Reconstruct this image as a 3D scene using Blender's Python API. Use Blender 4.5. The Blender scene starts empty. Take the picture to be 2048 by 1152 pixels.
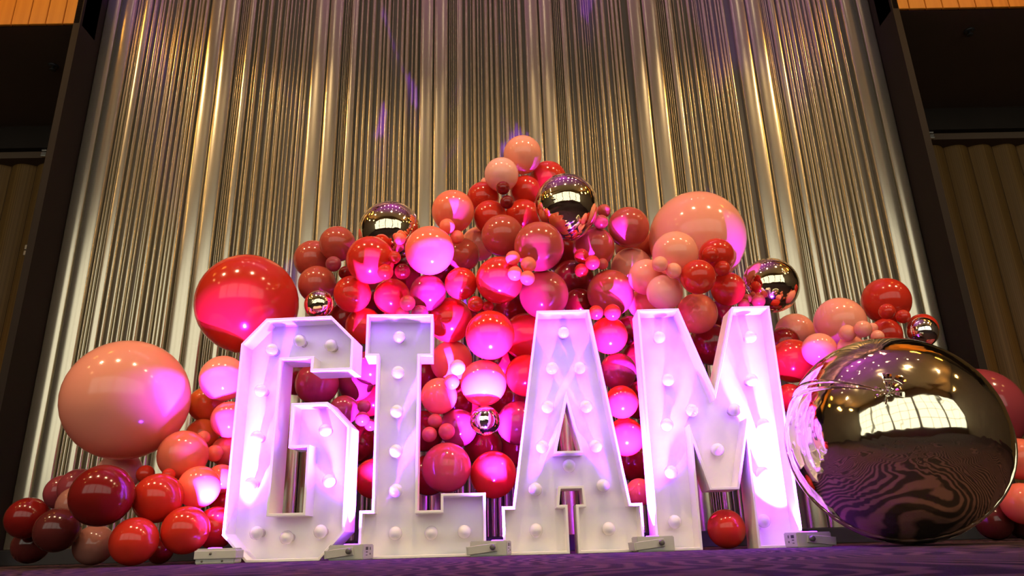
import bpy, bmesh, math, random
from mathutils import Vector, Matrix
from mathutils.geometry import tessellate_polygon

random.seed(7)
SC = bpy.context.scene
COL = SC.collection
R = math.radians

# ------------------------------------------------------------------ camera
# solved from the vanishing points of the wall's verticals and of the floor
FPX, RES_X = 1462.0, 2048.0
up_c = Vector((-115.0, 4174.0, -FPX))
yaw_px = -8.0
depth_c = Vector((yaw_px, -(up_c.x * yaw_px + up_c.z * -FPX) / up_c.y, -FPX))
zc = up_c.normalized(); yc = depth_c.normalized(); xc = yc.cross(zc)
CAM_H = 0.048
rot = Matrix((xc, yc, zc))
cam_data = bpy.data.cameras.new('camera')
cam_data.sensor_width = 36.0
cam_data.lens = FPX / RES_X * 36.0
cam_data.clip_start = 0.01
cam = bpy.data.objects.new('camera', cam_data)
cam.matrix_world = Matrix.Translation((0, 0, CAM_H)) @ rot.to_4x4()
COL.objects.link(cam)
SC.camera = cam

# ------------------------------------------------------------------ light levels and exposure
SC.view_settings.view_transform = 'Standard'
SC.view_settings.look = 'None'
SC.view_settings.gamma = 1.0
SC.view_settings.use_curve_mapping = False
SC.view_settings.exposure = 0.0
WINDOW_L = 1.75           # radiance of the daylit windows behind the viewer
DOWN_W = 580.0             # each big ceiling downlight
SMALL_W = 2.0             # each small ceiling light
WASH_W = 24.0             # each lamp of the row that washes the fluted wall
UP_W = 5200.0              # each magenta floor uplight
UP_COL = (0.27, 0.026, 1.0)
WARM = (1.0, 0.68, 0.38)
COVE_W = 13.0

world = bpy.data.worlds.new('world')
SC.world = world
world.use_nodes = True
bg = world.node_tree.nodes['Background']
bg.inputs[0].default_value = (0.05, 0.035, 0.025, 1)
bg.inputs[1].default_value = 0.4


# ------------------------------------------------------------------ helpers
def link(o, parent=None):
    COL.objects.link(o)
    if parent is not None:
        o.parent = parent
    return o


def mesh_of(name, verts, faces, smooth=False):
    me = bpy.data.meshes.new(name)
    me.from_pydata(verts, [], faces)
    if smooth:
        for p in me.polygons:
            p.use_smooth = True
    me.update()
    return me


def obj(name, me, mat=None, parent=None, loc=None, rotz=None):
    o = bpy.data.objects.new(name, me)
    if mat is not None:
        if not me.materials:
            me.materials.append(mat)
        elif me.materials[0] is not mat:
            o.material_slots[0].link = 'OBJECT'
            o.material_slots[0].material = mat
    link(o, parent)
    if loc is not None:
        o.location = loc
    if rotz is not None:
        o.rotation_euler[2] = rotz
    return o


def empty(name, loc=(0, 0, 0), rotz=0.0):
    o = bpy.data.objects.new(name, None)
    o.empty_display_size = 0.1
    o.location = loc
    o.rotation_euler[2] = rotz
    return link(o)


def tag(o, label=None, cat=None, group=None, kind=None):
    if label: o['label'] = label
    if cat: o['category'] = cat
    if group: o['group'] = group
    if kind: o['kind'] = kind
    return o


def box_geo(x0, x1, y0, y1, z0, z1):
    v = [(x0, y0, z0), (x1, y0, z0), (x1, y1, z0), (x0, y1, z0),
         (x0, y0, z1), (x1, y0, z1), (x1, y1, z1), (x0, y1, z1)]
    f = [(3, 2, 1, 0), (4, 5, 6, 7), (0, 1, 5, 4), (1, 2, 6, 5), (2, 3, 7, 6), (3, 0, 4, 7)]
    return v, f


def box(name, x0, x1, y0, y1, z0, z1, mat, parent=None, bevel=0.0, segs=2):
    v, f = box_geo(x0, x1, y0, y1, z0, z1)
    me = mesh_of(name, v, f)
    if bevel > 0:
        bm = bmesh.new(); bm.from_mesh(me)
        bmesh.ops.bevel(bm, geom=bm.edges[:] + bm.verts[:], offset=bevel, segments=segs, affect='EDGES', profile=0.6)
        bm.to_mesh(me); bm.free()
    return obj(name, me, mat, parent)


def lathe(name, prof, seg=32, cap0=True, cap1=True):
    """prof: list of (radius, z); a radius of 0 makes a pole"""
    verts, faces, rings = [], [], []
    for r, z in prof:
        if r < 1e-6:
            rings.append([len(verts)]); verts.append((0, 0, z))
        else:
            ids = []
            for k in range(seg):
                a = 2 * math.pi * k / seg
                ids.append(len(verts)); verts.append((r * math.cos(a), r * math.sin(a), z))
            rings.append(ids)
    for a, b in zip(rings, rings[1:]):
        for k in range(seg):
            k2 = (k + 1) % seg
            if len(a) == 1 and len(b) == 1: continue
            if len(a) == 1: faces.append((a[0], b[k2], b[k]))
            elif len(b) == 1: faces.append((a[k], a[k2], b[0]))
            else: faces.append((a[k], a[k2], b[k2], b[k]))
    me = mesh_of(name, verts, faces, True)
    bm = bmesh.new(); bm.from_mesh(me)
    bmesh.ops.recalc_face_normals(bm, faces=bm.faces)
    bm.to_mesh(me); bm.free()
    return me


def nt(mat):
    return mat.node_tree.nodes, mat.node_tree.links


def principled(name, color, rough=0.5, metal=0.0, spec=0.5, coat=0.0, sss=0.0, emit=None, estr=0.0):
    m = bpy.data.materials.new(name)
    m.use_nodes = True
    b = m.node_tree.nodes['Principled BSDF']
    b.inputs['Base Color'].default_value = (*color, 1)
    b.inputs['Roughness'].default_value = rough
    b.inputs['Metallic'].default_value = metal
    b.inputs['Specular IOR Level'].default_value = spec
    b.inputs['Coat Weight'].default_value = coat
    b.inputs['Coat Roughness'].default_value = 0.05
    if sss:
        b.inputs['Subsurface Weight'].default_value = sss
        b.inputs['Subsurface Radius'].default_value = (0.05, 0.02, 0.015)
    if emit:
        b.inputs['Emission Color'].default_value = (*emit, 1)
        b.inputs['Emission Strength'].default_value = estr
    return m


def noise_tint(mat, scale=8.0, amount=0.15, detail=3.0, stretch=(1, 1, 1), bump=0.0):
    """multiply the base colour by a soft noise and optionally add relief"""
    N, L = nt(mat)
    b = N['Principled BSDF']
    col = tuple(b.inputs['Base Color'].default_value)
    tc = N.new('ShaderNodeTexCoord'); mp = N.new('ShaderNodeMapping')
    mp.inputs['Scale'].default_value = stretch
    no = N.new('ShaderNodeTexNoise')
    no.inputs['Scale'].default_value = scale; no.inputs['Detail'].default_value = detail
    mr = N.new('ShaderNodeMapRange')
    mr.inputs['To Min'].default_value = 1 - amount; mr.inputs['To Max'].default_value = 1 + amount
    mx = N.new('ShaderNodeMix'); mx.data_type = 'RGBA'; mx.blend_type = 'MULTIPLY'
    mx.inputs['Factor'].default_value = 1.0
    mx.inputs['A'].default_value = col
    L.new(tc.outputs['Object'], mp.inputs['Vector']); L.new(mp.outputs['Vector'], no.inputs['Vector'])
    L.new(no.outputs['Fac'], mr.inputs['Value']); L.new(mr.outputs['Result'], mx.inputs['B'])
    L.new(mx.outputs['Result'], b.inputs['Base Color'])
    if bump:
        bp = N.new('ShaderNodeBump'); bp.inputs['Strength'].default_value = bump
        bp.inputs['Distance'].default_value = 0.01
        L.new(no.outputs['Fac'], bp.inputs['Height']); L.new(bp.outputs['Normal'], b.inputs['Normal'])
    return mat


def lamp(name, kind, loc, direction, power, color, size=0.1, parent=None, spot=None, blend=0.3, spread=None):
    d = bpy.data.lights.new(name, kind)
    d.energy = power
    d.color = color
    if kind == 'AREA':
        d.shape = 'DISK'; d.size = size
        if spread: d.spread = R(spread)
    else:
        d.shadow_soft_size = size
    if kind == 'SPOT':
        d.spot_size = R(spot); d.spot_blend = blend
    o = bpy.data.objects.new(name, d)
    o.location = loc
    o.rotation_mode = 'QUATERNION'
    o.rotation_quaternion = Vector(direction).to_track_quat('-Z', 'Y')
    return link(o, parent)


# ------------------------------------------------------------------ materials
M_rib = noise_tint(principled('champagne_flute', (0.58, 0.53, 0.40), 0.22, 0.84), 3, 0.08, 2, (1, 1, 0.15))
M_ribback = principled('flute_backing', (0.10, 0.085, 0.06), 0.6, 0.2)
M_dark = noise_tint(principled('dark_brown_paint', (0.020, 0.014, 0.010), 0.7, 0, 0.15), 3, 0.2)
M_soffit = noise_tint(principled('dark_soffit_paint', (0.10, 0.066, 0.042), 0.8, 0, 0.2), 2, 0.15)
M_base = noise_tint(principled('black_baseboard_paint', (0.012, 0.010, 0.010), 0.55), 4, 0.2)
M_ceil = noise_tint(principled('ceiling_paint', (0.33, 0.22, 0.12), 0.8), 1.5, 0.1)
M_sidewall = noise_tint(principled('hall_wall_paint', (0.16, 0.12, 0.08), 0.8), 1.5, 0.1)
M_fitting = principled('black_fitting', (0.02, 0.02, 0.02), 0.4)
M_steel = principled('brushed_hinge_metal', (0.45, 0.42, 0.36), 0.35, 0.9)


def wood(name, c0, c1, rough, scale):
    m = principled(name, c0, rough, 0, 0.2)
    N, L = nt(m); b = N['Principled BSDF']
    tc = N.new('ShaderNodeTexCoord'); oi = N.new('ShaderNodeObjectInfo')
    mp = N.new('ShaderNodeMapping'); mp.inputs['Scale'].default_value = (scale, scale, scale * 0.04)
    ad = N.new('ShaderNodeVectorMath'); ad.operation = 'ADD'
    no = N.new('ShaderNodeTexNoise'); no.inputs['Scale'].default_value = 3; no.inputs['Detail'].default_value = 5
    cr = N.new('ShaderNodeValToRGB')
    cr.color_ramp.elements[0].position = 0.32; cr.color_ramp.elements[0].color = (*c0, 1)
    cr.color_ramp.elements[1].position = 0.68; cr.color_ramp.elements[1].color = (*c1, 1)
    L.new(tc.outputs['Object'], mp.inputs['Vector']); L.new(mp.outputs['Vector'], ad.inputs[0])
    L.new(oi.outputs['Location'], ad.inputs[1]); L.new(ad.outputs[0], no.inputs['Vector'])
    L.new(no.outputs['Fac'], cr.inputs['Fac']); L.new(cr.outputs['Color'], b.inputs['Base Color'])
    return m


M_panel = wood('walnut_partition', (0.10, 0.050, 0.012), (0.19, 0.102, 0.028), 0.5, 7)
M_plank = wood('oak_plank', (0.46, 0.155, 0.010), (0.58, 0.22, 0.020), 0.5, 7)

# carpet: dark pile with pale swirling grain
M_carpet = principled('swirl_carpet', (0.03, 0.02, 0.02), 0.95, 0, 0.1)
N, L = nt(M_carpet); b = N['Principled BSDF']
tc = N.new('ShaderNodeTexCoord')
n1 = N.new('ShaderNodeTexNoise'); n1.inputs['Scale'].default_value = 1.3; n1.inputs['Detail'].default_value = 1.0
sc_ = N.new('ShaderNodeVectorMath'); sc_.operation = 'SCALE'; sc_.inputs['Scale'].default_value = 1.1
ad = N.new('ShaderNodeVectorMath'); ad.operation = 'ADD'
wv = N.new('ShaderNodeTexWave'); wv.inputs['Scale'].default_value = 5.0
wv.inputs['Distortion'].default_value = 3.0; wv.inputs['Detail'].default_value = 2.0; wv.inputs['Detail Scale'].default_value = 1.0
cr = N.new('ShaderNodeValToRGB')
cr.color_ramp.elements[0].position = 0.35; cr.color_ramp.elements[0].color = (0.013, 0.008, 0.009, 1)
cr.color_ramp.elements[1].position = 0.8; cr.color_ramp.elements[1].color = (0.080, 0.041, 0.043, 1)
fz = N.new('ShaderNodeTexNoise'); fz.inputs['Scale'].default_value = 160; fz.inputs['Detail'].default_value = 2
bp = N.new('ShaderNodeBump'); bp.inputs['Strength'].default_value = 0.5; bp.inputs['Distance'].default_value = 0.004
L.new(tc.outputs['Object'], n1.inputs['Vector']); L.new(n1.outputs['Color'], sc_.inputs[0])
L.new(tc.outputs['Object'], ad.inputs[0]); L.new(sc_.outputs[0], ad.inputs[1])
L.new(ad.outputs[0], wv.inputs['Vector']); L.new(wv.outputs['Fac'], cr.inputs['Fac'])
L.new(cr.outputs['Color'], b.inputs['Base Color'])
L.new(tc.outputs['Object'], fz.inputs['Vector']); L.new(fz.outputs['Fac'], bp.inputs['Height'])
L.new(bp.outputs['Normal'], b.inputs['Normal'])

# ------------------------------------------------------------------ the setting
WY = 4.86                       # backing plane of the fluted wall
XL, XR = -3.13, 3.03            # its two edges
FY = 4.55                       # front of the recess that holds it
SZ = 3.83                       # underside of the side soffits
CZ = 7.6                        # main ceiling
PY = 6.10                       # timber partitions in the side bays


def struct(o):
    o['kind'] = 'structure'
    return o


struct(box('floor', -9, 9, -4.1, 6.4, -0.1, 0.0, M_carpet))
struct(box('ceiling', -9, 9, -4.1, 6.4, CZ, CZ + 0.1, M_ceil))
struct(box('wall_left', -9.1, -9, -4.1, 6.4, 0, CZ, M_sidewall))
struct(box('wall_right', 9, 9.1, -4.1, 6.4, 0, CZ, M_sidewall))
wall_back = struct(box('wall_back', XL, XR, WY, WY + 0.1, 0.0, CZ, M_ribback))
struct(box('baseboard_back', XL, XR, WY - 0.10, WY - 0.001, 0.0, 0.092, M_base, bevel=0.004))
# dark reveals either side of the fluted wall
struct(box('trim_1', XL - 0.05, XL, FY, WY + 0.1, 0, CZ, M_dark))
struct(box('trim_2', XR, XR + 0.05, FY, WY + 0.1, 0, CZ, M_dark))

# flutes: two broad bands, a few hairline ribs, a middle band, then a run of narrow ribs, repeating
seg = 10
rv, rf = [], []
for k in range(seg + 1):
    a = math.pi * k / seg
    x = -0.5 * math.cos(a); y = -math.sin(a)
    rv += [(x, y, 0.0), (x, y, 1.0)]
for k in range(seg):
    rf.append((2 * k, 2 * k + 2, 2 * k + 3, 2 * k + 1))
rf.append(tuple(2 * k for k in range(seg + 1)))
ME_round = mesh_of('rib', rv, rf, False)
for p in ME_round.polygons:
    p.use_smooth = len(p.vertices) == 4
ME_round.materials.append(M_rib)
# broad band: nearly flat crown with rolled edges
bv, bf = [], []
prof = [(-0.5, 0.0), (-0.495, -0.45), (-0.47, -0.72), (-0.42, -0.86), (-0.30, -0.94), (-0.15, -0.985), (0, -1.0),
        (0.15, -0.985), (0.30, -0.94), (0.42, -0.86), (0.47, -0.72), (0.495, -0.45), (0.5, 0.0)]
for x, y in prof:
    bv += [(x, y, 0.0), (x, y, 1.0)]
for k in range(len(prof) - 1):
    bf.append((2 * k, 2 * k + 2, 2 * k + 3, 2 * k + 1))
bf.append(tuple(2 * k for k in range(len(prof))))
ME_band = mesh_of('broad_band', bv, bf, False)
for p in ME_band.polygons:
    p.use_smooth = len(p.vertices) == 4
ME_band.materials.append(M_rib)

rr = random.Random(3)


def rib(x, w, d, broad):
    o = bpy.data.objects.new('broad_band' if broad else 'rib', ME_band if broad else ME_round)
    link(o, wall_back)
    o.location = (x + w / 2, WY + 0.001, 0.095)
    o.scale = (w, d, CZ - 0.1)


MOD = (XR - XL) / 7.35
rib(XR - 0.105, 0.105, 0.05, True)          # the right edge closes with two broad bands as well
rib(XR - 0.235, 0.125, 0.055, True)
x = XL
k = 0
XE = XR - 0.25
while x < XE - 0.01:
    x_end = XL + MOD * (k + 1)
    w1, w2 = rr.uniform(0.105, 0.125), rr.uniform(0.11, 0.13)
    seq = [(w1, 0.05, True, 0.004), (w2, 0.055, True, 0.006)]
    for _ in range(4):
        seq.append((rr.uniform(0.010, 0.016), rr.uniform(0.012, 0.03), False, 0.002))
    seq += [(rr.uniform(0.045, 0.06), 0.04, True, 0.012)]
    for w, d, broad, gap in seq:
        if x + w > XE: break
        rib(x, w, d, broad); x += w + gap
    while x < min(x_end - 0.030, XE - 0.04):
        w = rr.choice([0.014, 0.018, 0.022, 0.028, 0.034, 0.040])
        rib(x, w, rr.uniform(0.5, 1.2) * w + 0.006, False)
        x += w + rr.choice([0.001, 0.003, 0.006, 0.011, 0.018])
    x = max(x, x_end) if x_end < XE else XE
    k += 1

# side bays: dark soffit, timber partition of curved slats, oak riser above the soffit edge
for side, sx in (('left', -1), ('right', 1)):
    xe = abs(XL) + 0.05 if sx < 0 else XR + 0.05
    X = lambda a, b: (min(sx * a, sx * b), max(sx * a, sx * b))
    a, b_ = X(xe, 9)
    struct(box('ceiling_soffit_' + side, a, b_, FY + 0.03, 6.4, SZ, SZ + 0.12, M_soffit))
    wall = struct(box('wall_bay_' + side, a, b_, PY + 0.06, PY + 0.3, 0, SZ, M_dark))
    struct(box('trim_' + ('3' if sx < 0 else '4'), a, b_, PY - 0.16, PY + 0.058, 3.60, SZ, M_dark))
    rail = struct(box('trim_' + ('5' if sx < 0 else '6'), a, b_, PY - 0.10, PY + 0.058, 3.53, 3.598, M_soffit, bevel=0.006))
    struct(box('baseboard_' + side, a, b_, PY - 0.03, PY + 0.058, 0, 0.1, M_base))
    # curved timber slats
    sv, sf = [], []
    ns = 8
    for q in range(ns + 1):
        t = -1 + 2 * q / ns
        sv += [(0.5 * t, -(1 - t * t), 0), (0.5 * t, -(1 - t * t), 1)]
    for q in range(ns):
        sf.append((2 * q, 2 * q + 2, 2 * q + 3, 2 * q + 1))
    me = mesh_of('slat', sv, sf, True)
    me.materials.append(M_panel)
    pw = 0.23
    xx = xe + 0.25
    cnt = 0
    while xx < 8.8 and cnt < 24:
        o = bpy.data.objects.new('slat', me)
        link(o, wall)
        o.location = (sx * (xx + pw / 2), PY + 0.058, 0.1)
        o.scale = (pw, 0.055, 3.43)
        xx += pw + 0.004; cnt += 1
    # small steel hinges on the partition
    for hx, hz in (((4.06, 2.56), (4.06, 3.66)) if sx > 0 else ((4.24, 2.64), (4.20, 3.76))):
        hz = min(hz, 3.58)
        h = empty('hinge', (sx * hx, PY - 0.10 if hz > 3 else PY + 0.0, hz)); h.parent = wall
        box('leaf', -0.022, 0.022, -0.03, 0.0, 0.005, 0.05, M_steel, h, bevel=0.004)
        box('leaf', -0.022, 0.022, -0.03, 0.0, -0.05, -0.005, M_steel, h, bevel=0.004)
    # riser of oak planks that rises from the soffit's front edge
    a2, b2 = X(xe - 0.05, 9)
    riser = struct(box('wall_riser_' + side, a2, b2, FY + 0.025, FY + 0.20, SZ + 0.001, CZ, M_dark))
    pme = None
    xx = xe - 0.045
    cnt = 0
    while cnt < 16:
        if pme is None:
            v, f = box_geo(-0.0625, 0.0625, 0, 0.024, 0, CZ - SZ)
            pme = mesh_of('plank', v, f)
            bm = bmesh.new(); bm.from_mesh(pme)
            bmesh.ops.bevel(bm, geom=bm.edges[:], offset=0.004, segments=1, affect='EDGES')
            bm.to_mesh(pme); bm.free()
            pme.materials.append(M_plank)
        o = bpy.data.objects.new('plank', pme)
        link(o, riser)
        o.location = (sx * (xx + 0.0625), FY, SZ)
        xx += 0.129; cnt += 1
    # sprinkler under the soffit
    sp = empty('sprinkler_head', (sx * (3.78 if sx > 0 else 3.62), 4.82 if sx > 0 else 5.05, SZ))
    tag(sp, 'small dark sprinkler head under the %s dark soffit' % side, 'sprinkler')
    obj('escutcheon', lathe('escutcheon', [(0, 0.0), (0.04, 0.0), (0.036, -0.010), (0.02, -0.014), (0, -0.014)], 20), M_fitting, sp)
    obj('deflector', lathe('deflector', [(0, -0.012), (0.010, -0.014), (0.009, -0.038), (0.024, -0.040), (0.024, -0.044), (0, -0.044)], 16), M_fitting, sp)
    # warm cove lamp that washes the riser
    for q in range(2):
        lamp('warm_wash_lamp', 'AREA', (sx * (3.9 + 1.6 * q), FY - 0.9, 5.0), (0, 1.0, -0.45), COVE_W, (1.0, 0.45, 0.05), 0.4)

# added warm lamps without fittings, put in to brighten the ceiling
for sx in (-1, 1):
    for cy in (-1.5, 1.5):
        lamp('warm_wash_lamp', 'AREA', (sx * 8.4, cy, 6.3), (-sx * 1.0, 0, 0.55), 35.0, (1.0, 0.56, 0.18), 0.6)

# wall behind the viewer with tall daylit windows
wall_front = struct(box('wall_front', -9, 9, -4.1, -4.0, 0, CZ, M_sidewall))
M_pane = bpy.data.materials.new('daylit_sheer_glass'); M_pane.use_nodes = True
N, L = nt(M_pane)
N.remove(N['Principled BSDF'])
em = N.new('ShaderNodeEmission'); em.inputs['Strength'].default_value = WINDOW_L
em.inputs['Color'].default_value = (1.0, 0.97, 0.82, 1)
L.new(em.outputs[0], N['Material Output'].inputs['Surface'])
M_frame = principled('window_frame_paint', (0.30, 0.28, 0.24), 0.5)
WW, WH, WZ0 = 3.3, 4.7, 1.0
for i in range(5):
    wx = -8.75 + i * 3.55
    w = struct(box('window_%d' % (i + 1), wx, wx + WW, -3.99, -3.97, WZ0, WZ0 + WH, M_frame))
    nx, nz = 3, 4
    cw, ch = WW / nx, WH / nz
    v, f = box_geo(0.03, cw - 0.03, 0, 0.012, 0.03, ch - 0.03)
    pme = mesh_of('pane', v, f); pme.materials.append(M_pane)
    for a in range(nx):
        for c in range(nz):
            o = bpy.data.objects.new('pane', pme); link(o, w)
            o.location = (wx + a * cw, -3.969, WZ0 + c * ch)

# ceiling downlights over the front of the stage area
M_lens = principled('lamp_lens', (1, 0.9, 0.75), 0.3, emit=(1.0, 0.8, 0.55), estr=18)
M_ring = principled('lamp_trim', (0.5, 0.45, 0.38), 0.4)
ME_ring = lathe('trim_ring', [(0.13, 0.0), (0.17, 0.0), (0.165, -0.02), (0.13, -0.02), (0.13, 0.0)], 24)
ME_lens = lathe('lens', [(0, -0.005), (0.128, -0.005), (0.128, -0.012), (0, -0.012)], 24)
for i, lx in enumerate((-6.2, -3.0, 0.2, 3.4, 6.6)):
    t = empty('ceiling_downlight', (lx, 0.6, CZ))
    tag(t, 'round recessed ceiling downlight above the hall floor', 'ceiling light', 'large ceiling downlights')
    obj('trim_ring', ME_ring, M_ring, t); obj('lens', ME_lens, M_lens, t)
    lamp('downlight_beam', 'SPOT', (lx, 0.6, CZ - 0.14), (-0.6 * lx, 3.1, -6.6), DOWN_W, WARM, 0.10, spot=45, blend=0.5)
ME_lens2 = lathe('lens', [(0, -0.005), (0.05, -0.005), (0.05, -0.012), (0, -0.012)], 16)
ME_ring2 = lathe('trim_ring', [(0.05, 0.0), (0.07, 0.0), (0.068, -0.015), (0.05, -0.015), (0.05, 0.0)], 16)
for i in range(11):
    lx = -5.0 + i * 1.0
    t = empty('ceiling_spotlight', (lx, 2.3, CZ))
    tag(t, 'small recessed ceiling spotlight in a row above the hall', 'ceiling light', 'row of small ceiling spotlights')
    obj('trim_ring', ME_ring2, M_ring, t); obj('lens', ME_lens2, M_lens, t)
# row of lamps that washes the fluted wall from above the frame
for i in range(8):
    lx = XL + 0.4 + i * (XR - XL - 0.8) / 7
    t = empty('wall_wash_spotlight', (lx, 4.1, CZ))
    tag(t, 'ceiling spotlight that washes the fluted wall', 'ceiling light', 'row of wall wash spotlights')
    obj('trim_ring', ME_ring2, M_ring, t); obj('lens', ME_lens2, M_lens, t)
    lamp('wash_beam', 'SPOT', (lx, 4.1, CZ - 0.04), (0, 0.30, -1), WASH_W, (1.0, 0.40, 0.31), 0.05, spot=70, blend=0.8)

# ------------------------------------------------------------------ marquee letters
M_white = noise_tint(principled('white_letter_paint', (0.90, 0.87, 0.82), 0.45), 5, 0.04)
M_bulb = principled('frosted_bulb', (0.86, 0.82, 0.83), 0.12, 0, 0.6)
M_socket = principled('bulb_socket', (0.55, 0.50, 0.48), 0.4)
ME_bulb = lathe('bulb', [(0, -0.026), (0.011, -0.0235), (0.0195, -0.017), (0.0248, -0.007), (0.0255, 0.002), (0.0225, 0.012),
                         (0.0165, 0.021), (0.0125, 0.029), (0.0122, 0.036), (0, 0.036)], 20)
ME_socket = lathe('socket', [(0.0, 0.030), (0.0145, 0.030), (0.0155, 0.034), (0.0155, 0.050), (0.0, 0.050)], 16)
L_Y, L_D, L_REC, L_T = 3.50, 0.17, 0.115, 0.012


def inset(loop, t):
    """move every edge of a counter-clockwise loop inwards by t (mitred)"""
    n = len(loop); out = []
    for i in range(n):
        p0, p1, p2 = Vector(loop[i - 1]), Vector(loop[i]), Vector(loop[(i + 1) % n])
        d1, d2 = (p1 - p0).normalized(), (p2 - p1).normalized()
        n1, n2 = Vector((-d1.y, d1.x)), Vector((-d2.y, d2.x))
        m = (n1 + n2)
        m = m / max(m.length_squared, 1e-6) * 2
        out.append((p1.x + m.x * t, p1.y + m.y * t))
    return out


def area(loop):
    return 0.5 * sum(a[0] * b[1] - b[0] * a[1] for a, b in zip(loop, loop[1:] + loop[:1]))


def wall_mesh(outer, inner, d, rec):
    n = len(outer)
    v = [(x, 0, z) for x, z in outer] + [(x, d, z) for x, z in outer] + [(x, 0, z) for x, z in inner] + [(x, d, z) for x, z in inner]
    f = []
    for i in range(n):
        j = (i + 1) % n
        f += [(i, j, n + j, n + i), (2 * n + i, 3 * n + i, 3 * n + j, 2 * n + j), (i, 2 * n + i, 2 * n + j, j), (n + i, n + j, 3 * n + j, 3 * n + i)]
    me = mesh_of('side_wall', v, f)
    bm = bmesh.new(); bm.from_mesh(me)
    bmesh.ops.recalc_face_normals(bm, faces=bm.faces)
    bmesh.ops.bevel(bm, geom=[e for e in bm.edges if all(abs(q.co.y) < 1e-6 for q in e.verts)], offset=0.0015, segments=1, affect='EDGES')
    bm.to_mesh(me); bm.free()
    return me


def letter(name, x, yaw, outer, holes, bulbs, label):
    t = empty(name, (x, L_Y, 0), yaw)
    tag(t, label, 'letter', 'white marquee letters')
    if area(outer) < 0: outer = outer[::-1]
    inn = inset(outer, L_T)
    obj('side_wall', wall_mesh(outer, inn, L_D, L_REC), M_white, t)
    loops = [inn]
    for h in holes:
        if area(h) > 0: h = h[::-1]
        hi = inset(h, L_T)
        obj('counter_wall', wall_mesh(h, hi, L_D, L_REC), M_white, t)
        loops.append(hi)
    # back panel, 12 mm thick, filling the outline between the walls
    tri = tessellate_polygon([[Vector((p[0], p[1], 0)) for p in lp] for lp in loops])
    flat = [p for lp in loops for p in lp]
    n = len(flat)
    v = [(p[0], L_REC, p[1]) for p in flat] + [(p[0], L_REC + 0.012, p[1]) for p in flat]
    f = [tuple(q) for q in tri] + [tuple(n + k for k in reversed(q)) for q in tri]
    o = 0
    for lp in loops:
        for i in range(len(lp)):
            j = (i + 1) % len(lp)
            f.append((o + i, o + j, n + o + j, n + o + i))
        o += len(lp)
    me = mesh_of('back_panel', v, f)
    bm = bmesh.new(); bm.from_mesh(me)
    bmesh.ops.recalc_face_normals(bm, faces=bm.faces)
    bm.to_mesh(me); bm.free()
    obj('back_panel', me, M_white, t)
    for bx, bz in bulbs:
        bo = obj('bulb', ME_bulb, M_bulb, t, (bx, L_REC - 0.061, bz))
        bo.rotation_euler = (R(-90), 0, 0); bo.scale = (1.22, 1.22, 1.22)
        so = obj('socket', ME_socket, M_socket, bo)
    return t


G = [(-.185, 1.146), (.145, 1.146), (.264, 1.026), (.264, .866), (.057, .866), (.057, .93), (-.092, .93), (-.092, .208), (.066, .208),
     (.066, .502), (-.024, .502), (-.024, .714), (.151, .714), (.264, .595), (.264, .12), (.154, 0), (-.182, 0), (-.302, .12), (-.302, 1.02)]
LL = [(-.277, 1.146), (.052, 1.146), (.052, .93), (-.011, .93), (-.011, .204), (.095, .204), (.095, .277), (.302, .277), (.302, 0),
      (-.273, 0), (-.273, .21), (-.218, .21), (-.222, .932), (-.277, .932)]
A = [(-.130, 1.15), (.134, 1.15), (.270, .212), (.322, .212), (.318, 0), (.017, 0), (.017, .212), (.052, .212), (.047, .283), (-.050, .283),
     (-.060, .212), (-.022, .212), (-.022, 0), (-.320, 0), (-.324, .212), (-.274, .212)]
A_hole = [(-.002, .688), (-.060, .455), (.050, .455)]
MM = [(-.323, 1.146), (-.115, 1.146), (.017, .722), (.154, 1.146), (.343, 1.146), (.339, 0), (.131, 0), (.140, .49), (.078, .26),
      (-.058, .26), (-.112, .475), (-.120, 0), (-.328, 0)]
BULBS = {
    'G': [(-0.165, 0.998), (-0.025, 1.039), (0.135, 1.007), (-0.202, 0.793), (-0.201, 0.566), (-0.21, 0.348), (-0.163, 0.127), (-0.02, 0.103), (0.137, 0.125), (0.163, 0.35), (0.132, 0.588)],
    'L': [(-0.117, 1.045), (-0.12, 0.862), (-0.121, 0.67), (-0.12, 0.481), (-0.115, 0.299), (-0.113, 0.108), (0.051, 0.106), (0.203, 0.107)],
    'A': [(0.004, 1.049), (-0.063, 0.866), (0.076, 0.864), (-0.092, 0.674), (0.097, 0.671), (-0.126, 0.484), (0.131, 0.48), (-0.002, 0.391), (-0.165, 0.288), (0.154, 0.297), (-0.169, 0.105), (0.167, 0.103)],
    'M': [(-0.214, 1.013), (-0.191, 0.794), (-0.09, 0.64), (-0.218, 0.574), (0.013, 0.448), (-0.22, 0.35), (-0.225, 0.126), (0.244, 1.002), (0.218, 0.781), (0.246, 0.561), (0.116, 0.637), (0.212, 0.334), (0.186, 0.119)],
}
letter('marquee_letter', -1.0, R(-4), G, [], BULBS['G'], 'white marquee letter G with cut corners and globe bulbs')
letter('marquee_letter', -0.4, R(4), LL, [], BULBS['L'], 'white marquee letter L with serifs and a column of globe bulbs')
letter('marquee_letter', 0.3, 0, A, [A_hole], BULBS['A'], 'white marquee letter A with a triangular opening and globe bulbs')
letter('marquee_letter', 1.0, R(-1), MM, [], BULBS['M'], 'white marquee letter M, brightest lit, beside the giant foil ball')

# ------------------------------------------------------------------ floor uplights
M_case = noise_tint(principled('uplight_case', (0.46, 0.46, 0.40), 0.4), 20, 0.06)
M_knob = principled('uplight_knob', (0.10, 0.095, 0.08), 0.45)
M_mark = principled('uplight_print', (0.03, 0.02, 0.03), 0.5)
M_glow = principled('uplight_lens', (0.4, 0.1, 0.5), 0.2, emit=UP_COL, estr=12)


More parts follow.
